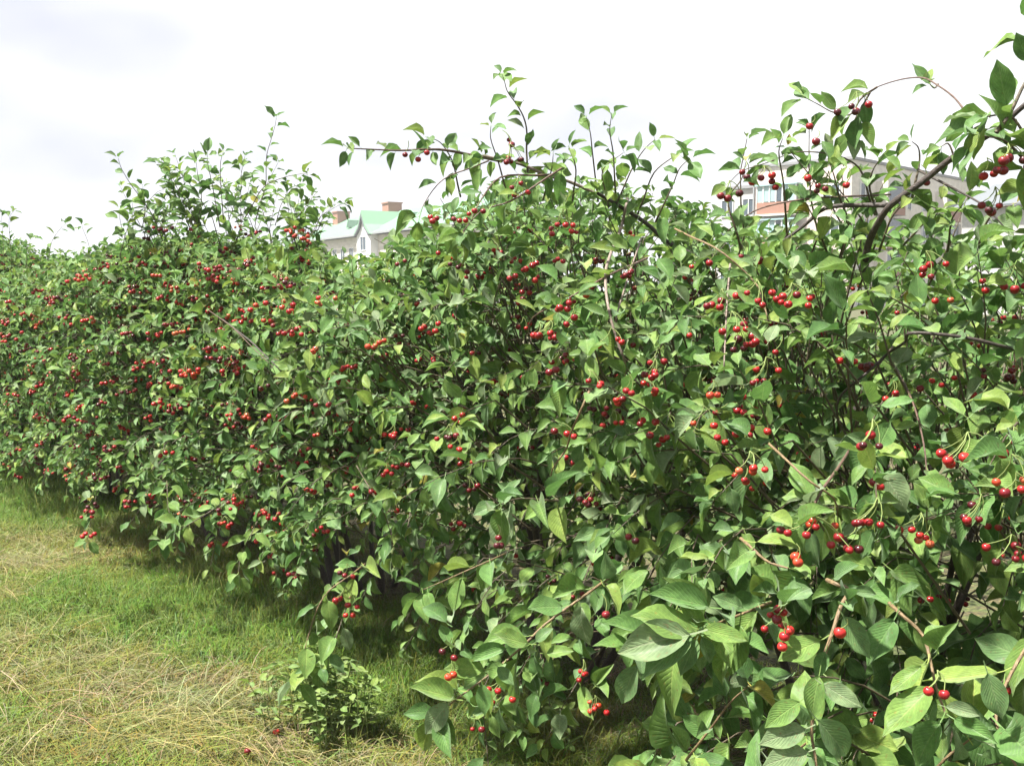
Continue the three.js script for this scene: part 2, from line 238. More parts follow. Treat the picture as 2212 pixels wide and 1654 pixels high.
// ---------------------------------------------------------------- the row of cherry shrubs: u runs along the row (away from the camera), D across it
const ROW = V(-0.669, 0, -0.744), ACROSS = V(0.744, 0, -0.669);
const rowAt = (u, D, y) => V(0, 0, 0).addScaledVector(ACROSS, D).addScaledVector(ROW, u).setY(y);
const table = (t) => (x) => { if (x <= t[0][0]) return t[0][1]; for (let k = 1; k < t.length; k++) if (x < t[k][0]) return lerp(t[k - 1][1], t[k][1], (x - t[k - 1][0]) / (t[k][0] - t[k - 1][0])); return t[t.length - 1][1]; };
const skylineAt = table([[0, 520], [40, 535], [70, 565], [200, 555], [250, 535], [300, 522], [360, 512], [430, 508], [520, 512], [600, 525], [660, 540], [700, 560], [780, 575], [880, 552], [925, 478], [1000, 430], [1100, 402], [1200, 395], [1300, 400], [1400, 425], [1500, 455], [1560, 480], [1650, 505], [1750, 515], [1900, 520], [2100, 525], [2212, 515], [2500, 500]]);
const frontOf = table([[-1, 1.45], [0.5, 1.42], [1.2, 1.52], [2.2, 1.66], [3.2, 1.75], [3.9, 1.96], [4.6, 1.96], [5.4, 1.88], [6.4, 1.93], [7.4, 2.0], [9, 1.96], [12, 2.05]]);
const bottomOf = table([[-1, .12], [1, .15], [2.2, .40], [3.2, .44], [4.2, .32], [5, .36], [6.4, .30], [8, .26], [12, .22]]);
const RIDGE = 2.5;
function topOf(u) { const [x, , z] = project(rowAt(u, RIDGE, 1.5)); if (z < 0.6) return 1.62; const dy = skylineAt(x * SX) / SY; return Math.min(2.2, Math.max(1.45, at(x * SX, dy * SY, z).y)); }
const SHRUBS = [
  { u: 0.35, label: 'nearest cherry shrub at the right edge with large leaves hanging close to the camera' },
  { u: 1.45, label: 'cherry shrub right of centre with a thick bare limb arching up across the apartment block' },
  { u: 2.75, label: 'broad central cherry shrub with a tall thin leafy shoot and a long shoot pointing left' },
  { u: 4.15, label: 'low cherry shrub in the dip in front of the green roofed house' },
  { u: 5.45, label: 'tall cherry shrub left of the green roof with upright leafy shoots against the sky' },
  { u: 7.3, label: 'cherry shrub left of the tall shrub, its crown dipping below the far row' },
  { u: 9.5, label: 'farthest cherry shrub of the front row at the left edge of the picture' },
];
const leaves = [], cherries = [];
for (const s of SHRUBS) { s.pos = rowAt(s.u, 2.75, 0); s.twigs = new Acc(); s.branches = []; s.leaves = []; s.fruit = []; s.D = 2.75; }
const shrubOf = (u) => { const w = u + rr(-0.25, 0.25); let b = 0; SHRUBS.forEach((s, k) => { if (s.front !== false && Math.abs(s.u - w) < Math.abs(SHRUBS[b].u - w)) b = k; }); return b; };

function addLeaf(si, p, axis, normal, len, tone, wid) {
  const a = axis.clone().normalize(), n = normal.clone().addScaledVector(a, -normal.dot(a)).normalize();
  const L = { si, p, a, n, len, wid: len * (wid ?? rr(0.44, 0.60)), cz: len * rr(0.5, 1.5), tone, geo: Math.floor(R() * LEAF.length), vis: 0, j: rr(0.82, 1.16), y: rr(-0.06, 0.08) };
  leaves.push(L); SHRUBS[si].leaves.push(L); return L;
}
function addCluster(si, p, n, kind, spread = 1) { // cherries on stalks that hang from one spur at p
  const pal = { r: [0, 0, 6, 1, 1, 2], d: [3, 2, 2, 1, 3], o: [4, 4, 5, 6, 0], m: [0, 1, 2, 6, 1] }[kind];
  for (let k = 0; k < n; k++) {
    const rad = rr(0.0060, 0.0089) * (si < 2 ? 0.96 : si < 3 ? 1.04 : 1.3), q = p.clone().add(V(rr(-1, 1) * 0.022 * spread * Math.sqrt(n / 2), -rr(0.018, 0.034) - 0.004 * n * R(), rr(-1, 1) * 0.018 * spread * Math.sqrt(n / 2)));
    for (let i = 0; i < 4; i++) for (const o of SHRUBS[si].fruit.slice(-k)) if (k) { const d = q.distanceTo(o.p), m = rad + o.rad; if (d < m && d > 1e-5) q.addScaledVector(q.clone().sub(o.p), (m - d) / d); }
    const c = { si, p: q, spur: p, rad, col: pick(pal), vis: 0 }; cherries.push(c); SHRUBS[si].fruit.push(c);
  }
}
let trim = false; // crowns are kept to their outline
function leafOnStem(si, q, T, out, phi, len, tone) {
  if (trim) { const [X, Y, z] = project(q); if (z > 0.5 && Y < skylineAt(X * SX) / SY - 16 && R() < 0.93) return; }
  const side = T.clone().cross(Math.abs(T.y) > 0.9 ? V(1, 0, 0) : UP).normalize(), b = T.clone().cross(side), rad = side.multiplyScalar(Math.cos(phi)).addScaledVector(b, Math.sin(phi));
  const axis = T.clone().multiplyScalar(rr(0.35, 0.75)).addScaledVector(rad, 0.8).addScaledVector(UP, -rr(0.0, 0.42) * (1 - 1.35 * Math.max(0, T.y))).normalize();
  const nrm = V(0, rr(0.55, 1.0), 0).addScaledVector(out, rr(0.3, 0.9)).add(rvec(0.42)).addScaledVector(SUN, 0.25);
  return addLeaf(si, q.clone().addScaledVector(axis, 0.2 * len), axis, nrm, len, tone ?? pick(TONE_W));
}
function shoot(si, base, dir, len, out, o = {}) { // a leafy twig grown from base
  const pts = [base.clone()], n = 6, d = dir.clone().normalize(), st = len / n, droop = o.droop ?? 0.12;
  for (let k = 0; k < n; k++) { d.addScaledVector(UP, -droop).add(rvec(0.10)).normalize(); pts.push(pts[k].clone().addScaledVector(d, st)); }
  const root = base.clone().addScaledVector(out, -rr(0.15, 0.35)).addScaledVector(UP, -rr(0.05, 0.2));
  SHRUBS[si].twigs.tube([root, ...pts.filter((_, k) => k % 2 === 0)], o.r ?? 0.0028, 0.0009, 4);
  const ll = o.leaf ?? 0.075, sp_ = o.space ?? 0.028, phi0 = rr(0, 6.28); let c = 0;
  for (let s = o.bare ?? 0.02; s < len; s += sp_ * rr(0.7, 1.3), c++) {
    const f = s / st, k = Math.min(n - 1, Math.floor(f)), q = pts[k].clone().lerp(pts[k + 1], f - k), T = pts[k + 1].clone().sub(pts[k]).normalize();
    leafOnStem(si, q, T, out, phi0 + c * 2.4, ll * rr(0.5, 1.15) * (s > len * 0.85 ? 0.75 : 1), o.tone);
  }
  for (let k = 0; k < 2; k++) leafOnStem(si, pts[n], d, out, rr(0, 6.28), ll * rr(0.4, 0.75), o.tone);
  return pts;
}

// the mass of each crown: twigs all round the cross-section, thinner on the far side
R = rng(11);
for (let u = -0.3; u < 11.6; u += 0) {
  const near = u < 2 ? 1 : 0; u += 1 / (u < 1.6 ? 560 : u < 3.6 ? 780 : 880);
  const th = rr(-0.35, 1) < 0.72 ? rr(-0.75, 2.1) : rr(2.1, 4.2); // 0 = front, PI/2 = top, PI = back
  if (th > 2.1 && R() < 0.2) continue;
  const uu = u + rr(-0.4, 0.4), fr = frontOf(uu), top = topOf(uu), bot = bottomOf(uu), Dc = 2.75, yc = lerp(bot, top, 0.48);
  const inner = R() < (th < 0.5 ? 0.38 : 0.26);
  const bump = 1 + 0.52 * fbm(uu * 1.7, Math.cos(th) * 2.1, Math.sin(th) * 2.1 + 9, 3), c = Math.cos(th), s = Math.sin(th);
  const rD = c > 0 ? Dc - fr : 0.9, ry = s > 0 ? top - yc : yc - bot, e = s < 0 ? 0.55 : 0.8, shell = inner ? rr(0.2, 0.6) : Math.min(1, rr(0.55, 1.0) + 0.1 * R());
  const cx = Math.sign(c) * Math.abs(c) ** e, sy = Math.sign(s) * Math.abs(s) ** e;
  const D = Dc - rD * cx * shell * bump, y = Math.min(yc + ry * sy * (s > 0 ? lerp(shell, 1, inner ? 0.2 : 0.6) * Math.min(1.06, bump * 0.5 + 0.52) : shell), top + 0.02);
  const len = rr(0.16, 0.34) * (s > 0.6 ? 0.8 : 1);
  const base = rowAt(uu, D + 0.16 * c, y - 0.10 * Math.max(0, s));
  { const [X, Y, z] = project(base.clone().setY(base.y + 0.06 + 0.7 * len)), lim = skylineAt(X * SX) / SY + rr(-6, 8) + 26 * fbm(X / 22, uu * 3, 4, 2); if (z > 0.5 && Y < lim) base.y -= (lim - Y) / F * z; if (base.y < 0.1) continue; }
  if (!inner && fbm(base.x * 3.1 + 3, base.y * 3.6, base.z * 3.1, 2) < -0.04 && R() < 0.85) continue;
  const out = ACROSS.clone().multiplyScalar(-c).addScaledVector(UP, s * 0.9).addScaledVector(ROW, rr(-0.45, 0.45)).normalize();
  const dir = out.clone().multiplyScalar(0.8).addScaledVector(UP, s > 0.5 ? 0.35 : 0.15).add(rvec(0.55));
  const si = shrubOf(uu), leaf = rr(0.066, 0.086) * (uu < 1.9 ? (y < 1.05 ? 1.24 : 1.05) : 0.96);
  trim = true; const pts = shoot(si, base, dir, len, out, { leaf, droop: s > 0.7 ? 0.06 : rr(0.06, 0.2) }); trim = false;
  if (R() < (uu > 3.4 ? 0.62 : 0.34) && th < 2.1) addCluster(si, pts[uu > 3.4 ? pick([3, 5, 5]) : pick([1, 2, 3])].clone(), 2 + Math.floor(R() * (uu > 3.4 ? 6 : 4)), pick(['m', 'm', 'r', 'd', 'd', uu > 3.4 ? 'o' : 'r']));
}

// depth of what the camera sees, used to hang hand-placed shoots and fruit on the outside of the crowns and to choose which leaves get a mesh of their own
const ZW = 1024, ZH = 765, zbuf = new Float32Array(ZW * ZH).fill(1e9), zid = new Int32Array(ZW * ZH);
function tri(a, b, c, id) {
  const x0 = Math.max(0, Math.ceil(Math.min(a[0], b[0], c[0]) - 0.5)), x1 = Math.min(ZW - 1, Math.floor(Math.max(a[0], b[0], c[0]) - 0.5)), y0 = Math.max(0, Math.ceil(Math.min(a[1], b[1], c[1]) - 0.5)), y1 = Math.min(ZH - 1, Math.floor(Math.max(a[1], b[1], c[1]) - 0.5));
  const area = (b[0] - a[0]) * (c[1] - a[1]) - (b[1] - a[1]) * (c[0] - a[0]); if (Math.abs(area) < 1e-6) return;
  for (let y = y0; y <= y1; y++) for (let x = x0; x <= x1; x++) {
    const px = x + 0.5, py = y + 0.5, w0 = ((b[0] - px) * (c[1] - py) - (b[1] - py) * (c[0] - px)) / area, w1 = ((c[0] - px) * (a[1] - py) - (c[1] - py) * (a[0] - px)) / area, w2 = 1 - w0 - w1;
    if (w0 < 0 || w1 < 0 || w2 < 0) continue;
    const z = w0 * a[2] + w1 * b[2] + w2 * c[2], o = y * ZW + x; if (z < zbuf[o]) { zbuf[o] = z; zid[o] = id; }
  }
}
function splatLeaf(L, id) {
  const s = L.a.clone().cross(L.n), P = (t, w, d) => project(L.p.clone().addScaledVector(L.a, t * L.len).addScaledVector(s, w * L.wid * 0.5).addScaledVector(L.n, -d * L.cz));
  const A = P(0, 0, 0); if (A[2] < 0.3) return;
  const ring = [P(0.25, -0.85, .02), P(0.6, -0.9, .1), P(1, 0, .25), P(0.6, 0.9, .1), P(0.25, 0.85, .02)];
  for (let k = 0; k < 4; k++) tri(A, ring[k], ring[k + 1], id);
}
function splatCherry(c, id) { const [x, y, z] = project(c.p); if (z < 0.3) return; const r = c.rad * F / z; let l = null; for (let k = 0; k <= 8; k++) { const q = [x + r * Math.cos(k * 0.785), y + r * Math.sin(k * 0.785), z - c.rad]; if (l) tri([x, y, z - c.rad], l, q, id); l = q; } }
function splatAll() { zbuf.fill(1e9); zid.fill(0); leaves.forEach((L, k) => splatLeaf(L, k + 1)); cherries.forEach((c, k) => splatCherry(c, -k - 1)); }
function surface(dx, dy, frac = 0.2, rad = 14) { // how deep the outer leaves lie round a point of the picture
  const X = Math.round(dx / SX), Y = Math.round(dy / SY), z = [];
  for (let y = Y - rad; y <= Y + rad; y += 2) for (let x = X - rad; x <= X + rad; x += 2) if (x >= 0 && y >= 0 && x < ZW && y < ZH && zbuf[y * ZW + x] < 12) z.push(zbuf[y * ZW + x]);
  if (z.length < 12) return null; z.sort((a, b) => a - b); return z[Math.floor(z.length * frac)];
}
splatAll();

// shoots and limbs read off the photograph: [shrub, depth at start (0 = on the leaves), depth at end, r0 mm, r1 mm, bark, leaf length cm (0 = bare), leaf spacing cm, path]
R = rng(23);
const PATHS = [
  // left shrubs against the sky
  [4, 5.3, 5.2, 4, 1.2, 'twig', 8, 4.5, [[345, 500], [329, 463], [301, 424], [280, 393], [262, 361], [255, 342]]],
  [4, 5.4, 5.3, 4, 1.2, 'twig', 7, 3.6, [[560, 450], [574, 400], [574, 361], [577, 333], [588, 298], [595, 267], [597, 252]]],
  [4, 5.3, 5.2, 4, 1.2, 'twig', 9, 4, [[430, 470], [436, 420], [428, 375], [424, 350]]], [4, 5.3, 5.2, 4, 1.2, 'twig', 9, 4, [[470, 460], [458, 400], [449, 350], [447, 335]]], [4, 5.4, 5.3, 4, 1.2, 'twig', 7, 4, [[480, 450], [478, 400], [476, 350], [482, 328]]],
  [4, 5.3, 5.2, 4, 1.2, 'twig', 8, 4, [[540, 450], [570, 405], [610, 385], [650, 376], [664, 376]]], [4, 5.4, 5.4, 3, 1, 'twig', 7, 3.4, [[636, 490], [642, 456], [646, 425], [651, 397]]],
  [4, 5.4, 5.4, 3, 1, 'twig', 8, 4, [[680, 500], [692, 470], [710, 455], [724, 438]]], [4, 5.4, 5.4, 3, 1, 'twig', 7, 4, [[690, 490], [702, 463], [730, 445], [745, 438]]],
  [4, 5.4, 5.3, 3, 1, 'twig', 8, 3.6, [[280, 540], [268, 505], [258, 470], [260, 450]]], [4, 5.3, 5.3, 3, 1, 'twig', 8, 4, [[400, 470], [385, 430], [368, 405], [360, 395]]], [4, 5.3, 5.3, 3, 1, 'twig', 7, 4, [[520, 460], [520, 420], [522, 380], [521, 360]]],
  [4, 5.4, 5.3, 3, 1, 'twig', 7, 4, [[600, 470], [607, 440], [625, 415], [640, 405]]], [4, 5.3, 5.3, 3, 1, 'twig', 7, 4, [[310, 480], [318, 440], [340, 415], [352, 410]]],
  [5, 7.2, 7.1, 3, 1, 'twig', 7, 5, [[200, 560], [189, 520], [180, 495], [177, 488]]], [5, 7.2, 7.1, 3, 1, 'twig', 8, 5, [[105, 560], [112, 520], [130, 495], [140, 482]]],
  [6, 7.6, 7.6, 3, 1, 'twig', 7, 4, [[25, 560], [21, 505], [20, 470], [30, 455]]], [6, 7.6, 7.6, 3, 1, 'twig', 7, 4, [[8, 560], [5, 500], [3, 462]]], [6, 7.4, 7.4, 3, 1, 'twig', 7, 4, [[55, 570], [62, 530], [70, 515]]],
  // central shrub: the tall shoot, the long shoot to the left and the upright ones
  [2, 2.9, 2.8, 4, 1, 'twig', 5.6, 2.1, [[1140, 390], [1138, 323], [1138, 275], [1130, 251], [1114, 223], [1098, 199], [1090, 175], [1084, 162]]],
  [2, 2.9, 2.6, 6, 1.5, 'brown', 6.4, 2.6, [[1042, 339], [962, 325], [918, 323], [862, 327], [794, 323], [752, 319]]],
  [2, 3.0, 2.85, 7, 5, 'pale', 7, 9, [[1352, 452], [1290, 420], [1225, 393], [1182, 379], [1122, 355], [1042, 339]]],
  [2, 3.0, 2.9, 4, 1, 'twig', 6.0, 4, [[1290, 400], [1278, 331], [1274, 285], [1266, 252]]], [2, 3.0, 2.9, 4, 1, 'twig', 6.0, 4, [[1330, 400], [1322, 330], [1318, 283], [1320, 246]]],
  [2, 2.9, 2.8, 4, 1, 'twig', 6.4, 4, [[1340, 420], [1366, 360], [1392, 325], [1414, 302]]], [2, 2.9, 2.8, 4, 1, 'twig', 6.4, 4, [[1390, 430], [1414, 375], [1445, 345], [1466, 334]]], [2, 2.8, 2.7, 4, 1, 'twig', 7.4, 4, [[1430, 450], [1454, 400], [1470, 365], [1486, 342]]],
  [2, 2.9, 2.8, 4, 1, 'twig', 6.4, 4, [[1240, 410], [1246, 370], [1236, 330], [1230, 318]]], [2, 2.9, 2.8, 4, 1, 'twig', 5.5, 4, [[1090, 400], [1078, 350], [1060, 300], [1062, 275]]], [2, 2.9, 2.8, 4, 1, 'twig', 7.4, 4, [[990, 400], [975, 350], [950, 310], [925, 295]]], [2, 2.9, 2.8, 4, 1, 'twig', 6.4, 4, [[1180, 410], [1190, 360], [1196, 330]]], [2, 2.9, 2.8, 4, 1, 'twig', 6.4, 4, [[1310, 420], [1300, 370], [1345, 330]]],
  [2, 2.8, 2.6, 4, 1.6, 'brown', 7, 4, [[1162, 377], [1082, 381], [1038, 427], [1010, 483], [990, 519]]], [2, 2.8, 2.7, 3, 1, 'brown', 7, 4, [[1022, 361], [958, 387], [918, 435], [905, 470]]], [2, 2.7, 2.6, 4, 1.6, 'brown', 7, 4.5, [[1182, 383], [1102, 435], [1040, 455], [1000, 500]]],
  [2, 3.1, 2.9, 10, 6, 'dark', 7, 14, [[1530, 560], [1446, 527], [1400, 485], [1350, 451], [1290, 415]]],
  [2, 0, 0, 6, 3, 'pale', 0, 9, [[1352, 446], [1345, 480], [1318, 551], [1308, 595], [1314, 663], [1334, 739], [1348, 775]]], [2, 0, 0, 4, 1.6, 'pale', 0, 9, [[1375, 545], [1350, 620], [1330, 690]]], [2, 0, 0, 4, 1.6, 'brown', 0, 9, [[1370, 570], [1308, 598], [1222, 647], [1154, 683]]],
  [1, 0, 0, 3.5, 1.2, 'pale', 0, 9, [[1575, 600], [1570, 660], [1567, 730], [1564, 790]]], [1, 0, 0, 3.5, 1.5, 'tan', 0, 8, [[1490, 510], [1560, 545], [1622, 600], [1646, 646], [1660, 695]]], [2, 0, 0, 4, 1.5, 'tan', 0, 9, [[1262, 870], [1235, 930], [1220, 975], [1195, 1010]]],
  // the right-hand shrub: bare limb, arc and sprays
  [1, 2.15, 1.75, 10, 5.5, 'dark', 6, 30, [[1868, 560], [1881, 518], [1895, 483], [1923, 441], [1993, 395], [2045, 350], [2098, 315], [2150, 280], [2215, 225], [2300, 170]]],
  [1, 2.1, 2.2, 8, 4, 'dark', 6, 20, [[1923, 441], [1870, 443], [1783, 448], [1741, 483], [1690, 520]]],
  [1, 1.9, 2.2, 3, 1.2, 'brown', 0, 9, [[2103, 300], [2091, 252], [2063, 210], [2028, 182], [1990, 170], [1951, 173], [1895, 189], [1862, 205]]],
  [1, 2.2, 2.2, 3, 1, 'twig', 9, 1.9, [[1895, 189], [1862, 215], [1835, 245], [1800, 240], [1765, 222], [1738, 212]]], [1, 2.2, 2.2, 3, 1, 'twig', 9.5, 2, [[1880, 195], [1862, 230], [1845, 260], [1842, 290]]], [1, 2.2, 2.2, 3, 1, 'twig', 7, 3, [[2030, 184], [2018, 190], [2010, 185]]],
  [1, 2.2, 2.3, 3, 1, 'twig', 6, 4, [[1880, 430], [1855, 360], [1811, 336], [1765, 327], [1713, 329], [1664, 346], [1601, 374], [1570, 395]]], [1, 2.2, 2.3, 3, 1.5, 'brown', 0, 9, [[1870, 420], [1758, 427], [1695, 437], [1625, 458], [1569, 500]]],
  [1, 2.0, 1.9, 4, 1.5, 'dark', 6, 9, [[2017, 385], [2080, 413], [2129, 444], [2182, 504]]], [1, 2.2, 2.1, 4, 1, 'twig', 7, 3, [[1830, 470], [1815, 420], [1800, 380], [1790, 355]]], [1, 2.2, 2.1, 4, 1, 'twig', 7.5, 3.2, [[1890, 440], [1880, 400], [1890, 360], [1910, 335]]],
  [1, 2.1, 2.1, 4, 1, 'twig', 6.5, 3.2, [[1975, 400], [1990, 350], [1985, 320], [1970, 305]]], [1, 2.0, 2.0, 4, 1, 'twig', 6, 3.2, [[2060, 340], [2050, 310], [2030, 318]]], [1, 2.2, 2.2, 4, 1, 'twig', 6.5, 3, [[1590, 500], [1575, 430], [1600, 390], [1612, 350]]], [1, 2.3, 2.2, 4, 1, 'twig', 7, 3, [[1700, 470], [1690, 400], [1680, 330], [1690, 300]]], [1, 2.1, 2.0, 4, 1, 'twig', 7, 3, [[1905, 520], [1925, 470], [1950, 440], [1965, 420]]],
  [1, 2.2, 2.1, 4, 1, 'twig', 7, 3, [[1780, 520], [1760, 470], [1740, 440]]], [1, 2.1, 2.0, 4, 1, 'twig', 7, 3, [[2050, 520], [2060, 470], [2085, 440]]], [1, 2.1, 2.0, 4, 1, 'twig', 7, 3, [[1960, 520], [1990, 490], [2010, 465]]], [1, 2.2, 2.1, 4, 1, 'twig', 7, 3, [[1850, 520], [1830, 480], [1800, 460]]], [1, 2.2, 2.1, 4, 1, 'twig', 6, 3, [[2010, 510], [2020, 470], [2030, 455]]], [0, 2.0, 1.9, 4, 1, 'twig', 6, 3, [[2120, 520], [2130, 480], [2160, 450], [2190, 440]]],
  [0, 1.7, 1.7, 5, 1.5, 'twig', 8, 2.2, [[2150, 290], [2180, 245], [2205, 200], [2222, 150], [2225, 60], [2215, -40]]], [0, 1.7, 1.7, 5, 1.5, 'twig', 8, 2, [[2230, 330], [2215, 290], [2180, 250], [2130, 255]]], [0, 1.75, 1.7, 5, 1.5, 'twig', 8, 2, [[2240, 380], [2200, 330], [2160, 300], [2120, 290]]],
  // twigs seen in the face of the right-hand shrubs
  [1, 0, 0, 4.5, 3, 'dark', 0, 9, [[2161, 747], [2080, 728], [1968, 719], [1956, 738], [1916, 765], [1870, 807], [1818, 852]]], [1, 0, 0, 3, 1.5, 'brown', 0, 9, [[1916, 765], [1890, 800], [1877, 828]]], [1, 0, 0, 3, 1.5, 'brown', 7, 9, [[1923, 775], [1965, 852], [1986, 915], [2000, 992], [2002, 1097]]],
  [1, 0, 0, 4, 2.5, 'brown', 0, 9, [[1839, 964], [1811, 1010], [1762, 1083]]], [1, 0, 0, 3, 1, 'twig', 7, 4, [[1900, 880], [1880, 920], [1890, 1000], [1893, 1080]]], [1, 0, 0, 3, 1.5, 'tan', 0, 9, [[1690, 985], [1750, 1040], [1800, 1075]]],
  // the near sprays at the bottom
  [0, 1.5, 1.4, 4.5, 2.2, 'tan', 7, 11, [[1800, 1255], [1835, 1271], [1821, 1306], [1793, 1372], [1772, 1453], [1762, 1523], [1751, 1582], [1758, 1645], [1765, 1700]]],
  [0, 1.55, 1.45, 4, 2, 'tan', 9, 5, [[1940, 1325], [1990, 1375], [2005, 1430], [2020, 1480], [2040, 1540]]], [0, 1.5, 1.4, 4, 2, 'tan', 10.5, 5, [[2230, 1380], [2190, 1450], [2150, 1540], [2160, 1600], [2215, 1690]]],
  [1, 1.85, 1.75, 4, 2, 'tan', 9.5, 2.2, [[1640, 1312], [1590, 1330], [1540, 1352], [1507, 1364]]], [1, 1.8, 1.75, 4, 2, 'tan', 9, 3.2, [[1560, 1390], [1500, 1385], [1430, 1400], [1380, 1415]]],
  [1, 2.1, 1.95, 4, 1.5, 'tan', 9, 3.4, [[1269, 1281], [1178, 1348], [1129, 1397], [1059, 1453], [982, 1516], [950, 1545]]], [1, 2.0, 1.9, 4, 1.5, 'tan', 8.5, 3.6, [[1500, 1620], [1540, 1570], [1580, 1520], [1620, 1480]]], [0, 1.55, 1.5, 4, 2, 'tan', 9, 3.6, [[1660, 1700], [1700, 1640], [1740, 1600]]], [0, 1.55, 1.5, 4, 2, 'tan', 9, 3.6, [[1990, 1700], [2040, 1640], [2100, 1600]]], [1, 1.7, 1.65, 4, 2, 'tan', 9, 3.4, [[1620, 1180], [1660, 1210], [1700, 1230]]], [1, 1.9, 1.8, 3, 1.5, 'twig', 7.5, 3.4, [[1180, 1080], [1120, 1080], [1080, 1085]]],
  [2, 2.5, 2.4, 3, 1.5, 'tan', 8, 4, [[1059, 1208], [996, 1236], [954, 1257], [915, 1275]]], [2, 2.9, 2.8, 3, 1.5, 'tan', 9, 3.2, [[760, 1240], [700, 1290], [662, 1390], [645, 1470]]], [2, 2.9, 2.8, 3, 1, 'twig', 8, 3, [[740, 1330], [720, 1390], [690, 1440]]],
  [2, 0, 0, 3, 1, 'twig', 8, 4, [[790, 1040], [830, 1110], [846, 1160]]], [3, 3.6, 3.5, 3, 1, 'twig', 8, 3, [[480, 1085], [430, 1120], [380, 1150], [350, 1168]]], [3, 3.6, 3.5, 3, 1, 'twig', 8, 3.2, [[545, 1150], [520, 1200], [515, 1240]]], [4, 4.6, 4.5, 3, 1, 'twig', 8, 3.4, [[210, 1060], [200, 1110], [190, 1165]]], [4, 4.4, 4.3, 3, 1, 'twig', 8, 3.4, [[360, 1060], [365, 1100], [380, 1140]]],
  [4, 0, 0, 4, 2, 'dark', 0, 9, [[500, 705], [545, 740], [575, 770], [605, 800]]], [4, 0, 0, 2.5, 1.2, 'brown', 0, 9, [[465, 680], [500, 705], [550, 755], [590, 795]]],
];
for (const [si, d0, d1, r0, r1, kind, leaf, space, path] of PATHS) {
  const n = path.length, P = path.map(([x, y], k) => { let d = lerp(d0, d1, k / (n - 1)); if (!d0) d = (surface(x, y, 0.12) ?? surface(x, y, 0.1, 40) ?? 3) - 0.02; return at(x, y, d).add(d0 ? rvec(0.003) : V(0, 0, 0)); });
  if (!d0) { const a = P.map((p) => project(p)[2]); for (let k = 0; k < n; k++) { const m = Math.min(...a.slice(Math.max(0, k - 1), k + 2)); P[k] = at(...path[k], lerp(a[k], m, 0.8)); } }
  { const inw = (q, d) => q.clone().addScaledVector(q.clone().sub(camera.position).normalize(), d).add(V(0, -0.04, 0)); if (path[0][1] > 300) { const e = P[0].clone().lerp(P[1], -0.5); P.unshift(e.addScaledVector(e.clone().sub(camera.position).normalize(), 0.07)); } if (!d0) P.push(inw(P[P.length - 1].clone().lerp(P[P.length - 2], -0.2), 0.12)); }
  const pts = curve(P, Math.max(8, n * 4)); SHRUBS[si].branches.push([new Acc().tube(pts, r0 / 1250, r1 / 1250, 8, 0.05), kind]);
  if (!leaf) continue; const small = si === 1 && path[0][1] < 600 ? 0.82 : 1;
  let c = 0, phi = rr(0, 6.28), acc = 0, next = space / 100 * 0.5; const view = camera.position.clone().sub(P[0]).normalize(), out = view.clone().setY(0.15).normalize();
  for (let k = 1; k < pts.length; k++) {
    const seg = pts[k].distanceTo(pts[k - 1]), T = pts[k].clone().sub(pts[k - 1]).normalize();
    while (acc + seg > next) { leafOnStem(si, pts[k - 1].clone().lerp(pts[k], (next - acc) / seg), T, out, phi + c * 2.4, small * leaf / 100 * rr(0.62, 1.12), undefined); c++; next += space / 100 * rr(0.75, 1.25); }
    acc += seg;
  }
  const T = pts[pts.length - 1].clone().sub(pts[pts.length - 3]).normalize(); for (let k = 0; k < 3; k++) leafOnStem(si, pts[pts.length - 1], T, out, phi + k * 2.1, small * leaf / 100 * rr(0.6, 0.95));
}
// the large leaves of the near sprays, one by one: shrub, depth, then base and tip
const BLADES = `0 1.42 1769 1460 1744 1556,0 1.41 1776 1477 1860 1528,0 1.42 1727 1516 1650 1568,0 1.41 1739 1574 1638 1603,0 1.40 1765 1554 1853 1645,0 1.40 1744 1624 1646 1650,0 1.45 1821 1330 1876 1420,0 1.47 1842 1278 1898 1281,0 1.44 1772 1383 1678 1425,0 1.42 1990 1439 1921 1504,0 1.40 2010 1484 1909 1593,0 1.40 2042 1526 2122 1544,0 1.38 2133 1453 2171 1565,
1 1.69 1499 1364 1364 1317,1 1.67 1490 1370 1318 1400,1 1.68 1495 1375 1375 1462,1 1.69 1505 1380 1466 1466,1 1.70 1515 1375 1540 1440,1 1.68 1515 1360 1620 1380,1 1.72 1530 1310 1400 1275,1 1.70 1520 1350 1470 1300,
1 1.95 1045 1446 957 1442,1 1.93 982 1509 884 1477,1 1.92 968 1519 908 1589,1 1.93 1041 1477 1048 1547,1 1.95 1094 1400 1006 1428,1 1.96 1157 1386 1195 1350,1 1.96 1180 1411 1240 1404,1 1.97 1140 1390 1062 1372,1 1.95 1075 1440 1110 1480`;
for (const e of BLADES.split(',')) {
  const [si, d, x0, y0, x1, y1] = e.trim().split(' ').map(Number), a = at(x0, y0, d), b = at(x1, y1, d - rr(0.0, 0.03)), L = addLeaf(si, a, b.clone().sub(a), camera.position.clone().sub(a).normalize().add(V(rr(-.25, .15), 0.55, 0)), a.distanceTo(b), pick([0, 1, 2, 2, 5, 6]), rr(0.46, 0.56)); L.cz = L.len * rr(0.5, 0.8);
}
addLeaf(1, at(1507, 1366, 1.72), V(0.05, -1, 0.1), V(0, .2, 1), 0.055, 7, 0.6);
splatAll();

for (let k = 0; k < 46; k++) { const x = rr(245, 690), t = Math.abs((x - 450) / 215), p = at(x, lerp(505, 548, t * t) + rr(-35, 25), rr(5.2, 6.1)); shoot(4, p, V(rr(-.5, .5), 1, rr(-.3, .3)), rr(0.22, 0.52) * (1 - 0.45 * t), V(0, .3, 1), { leaf: rr(.07, .09), space: .032, droop: .04 }); if (R() < .35) addCluster(4, p, 3, pick(['m', 'd', 'o'])); }

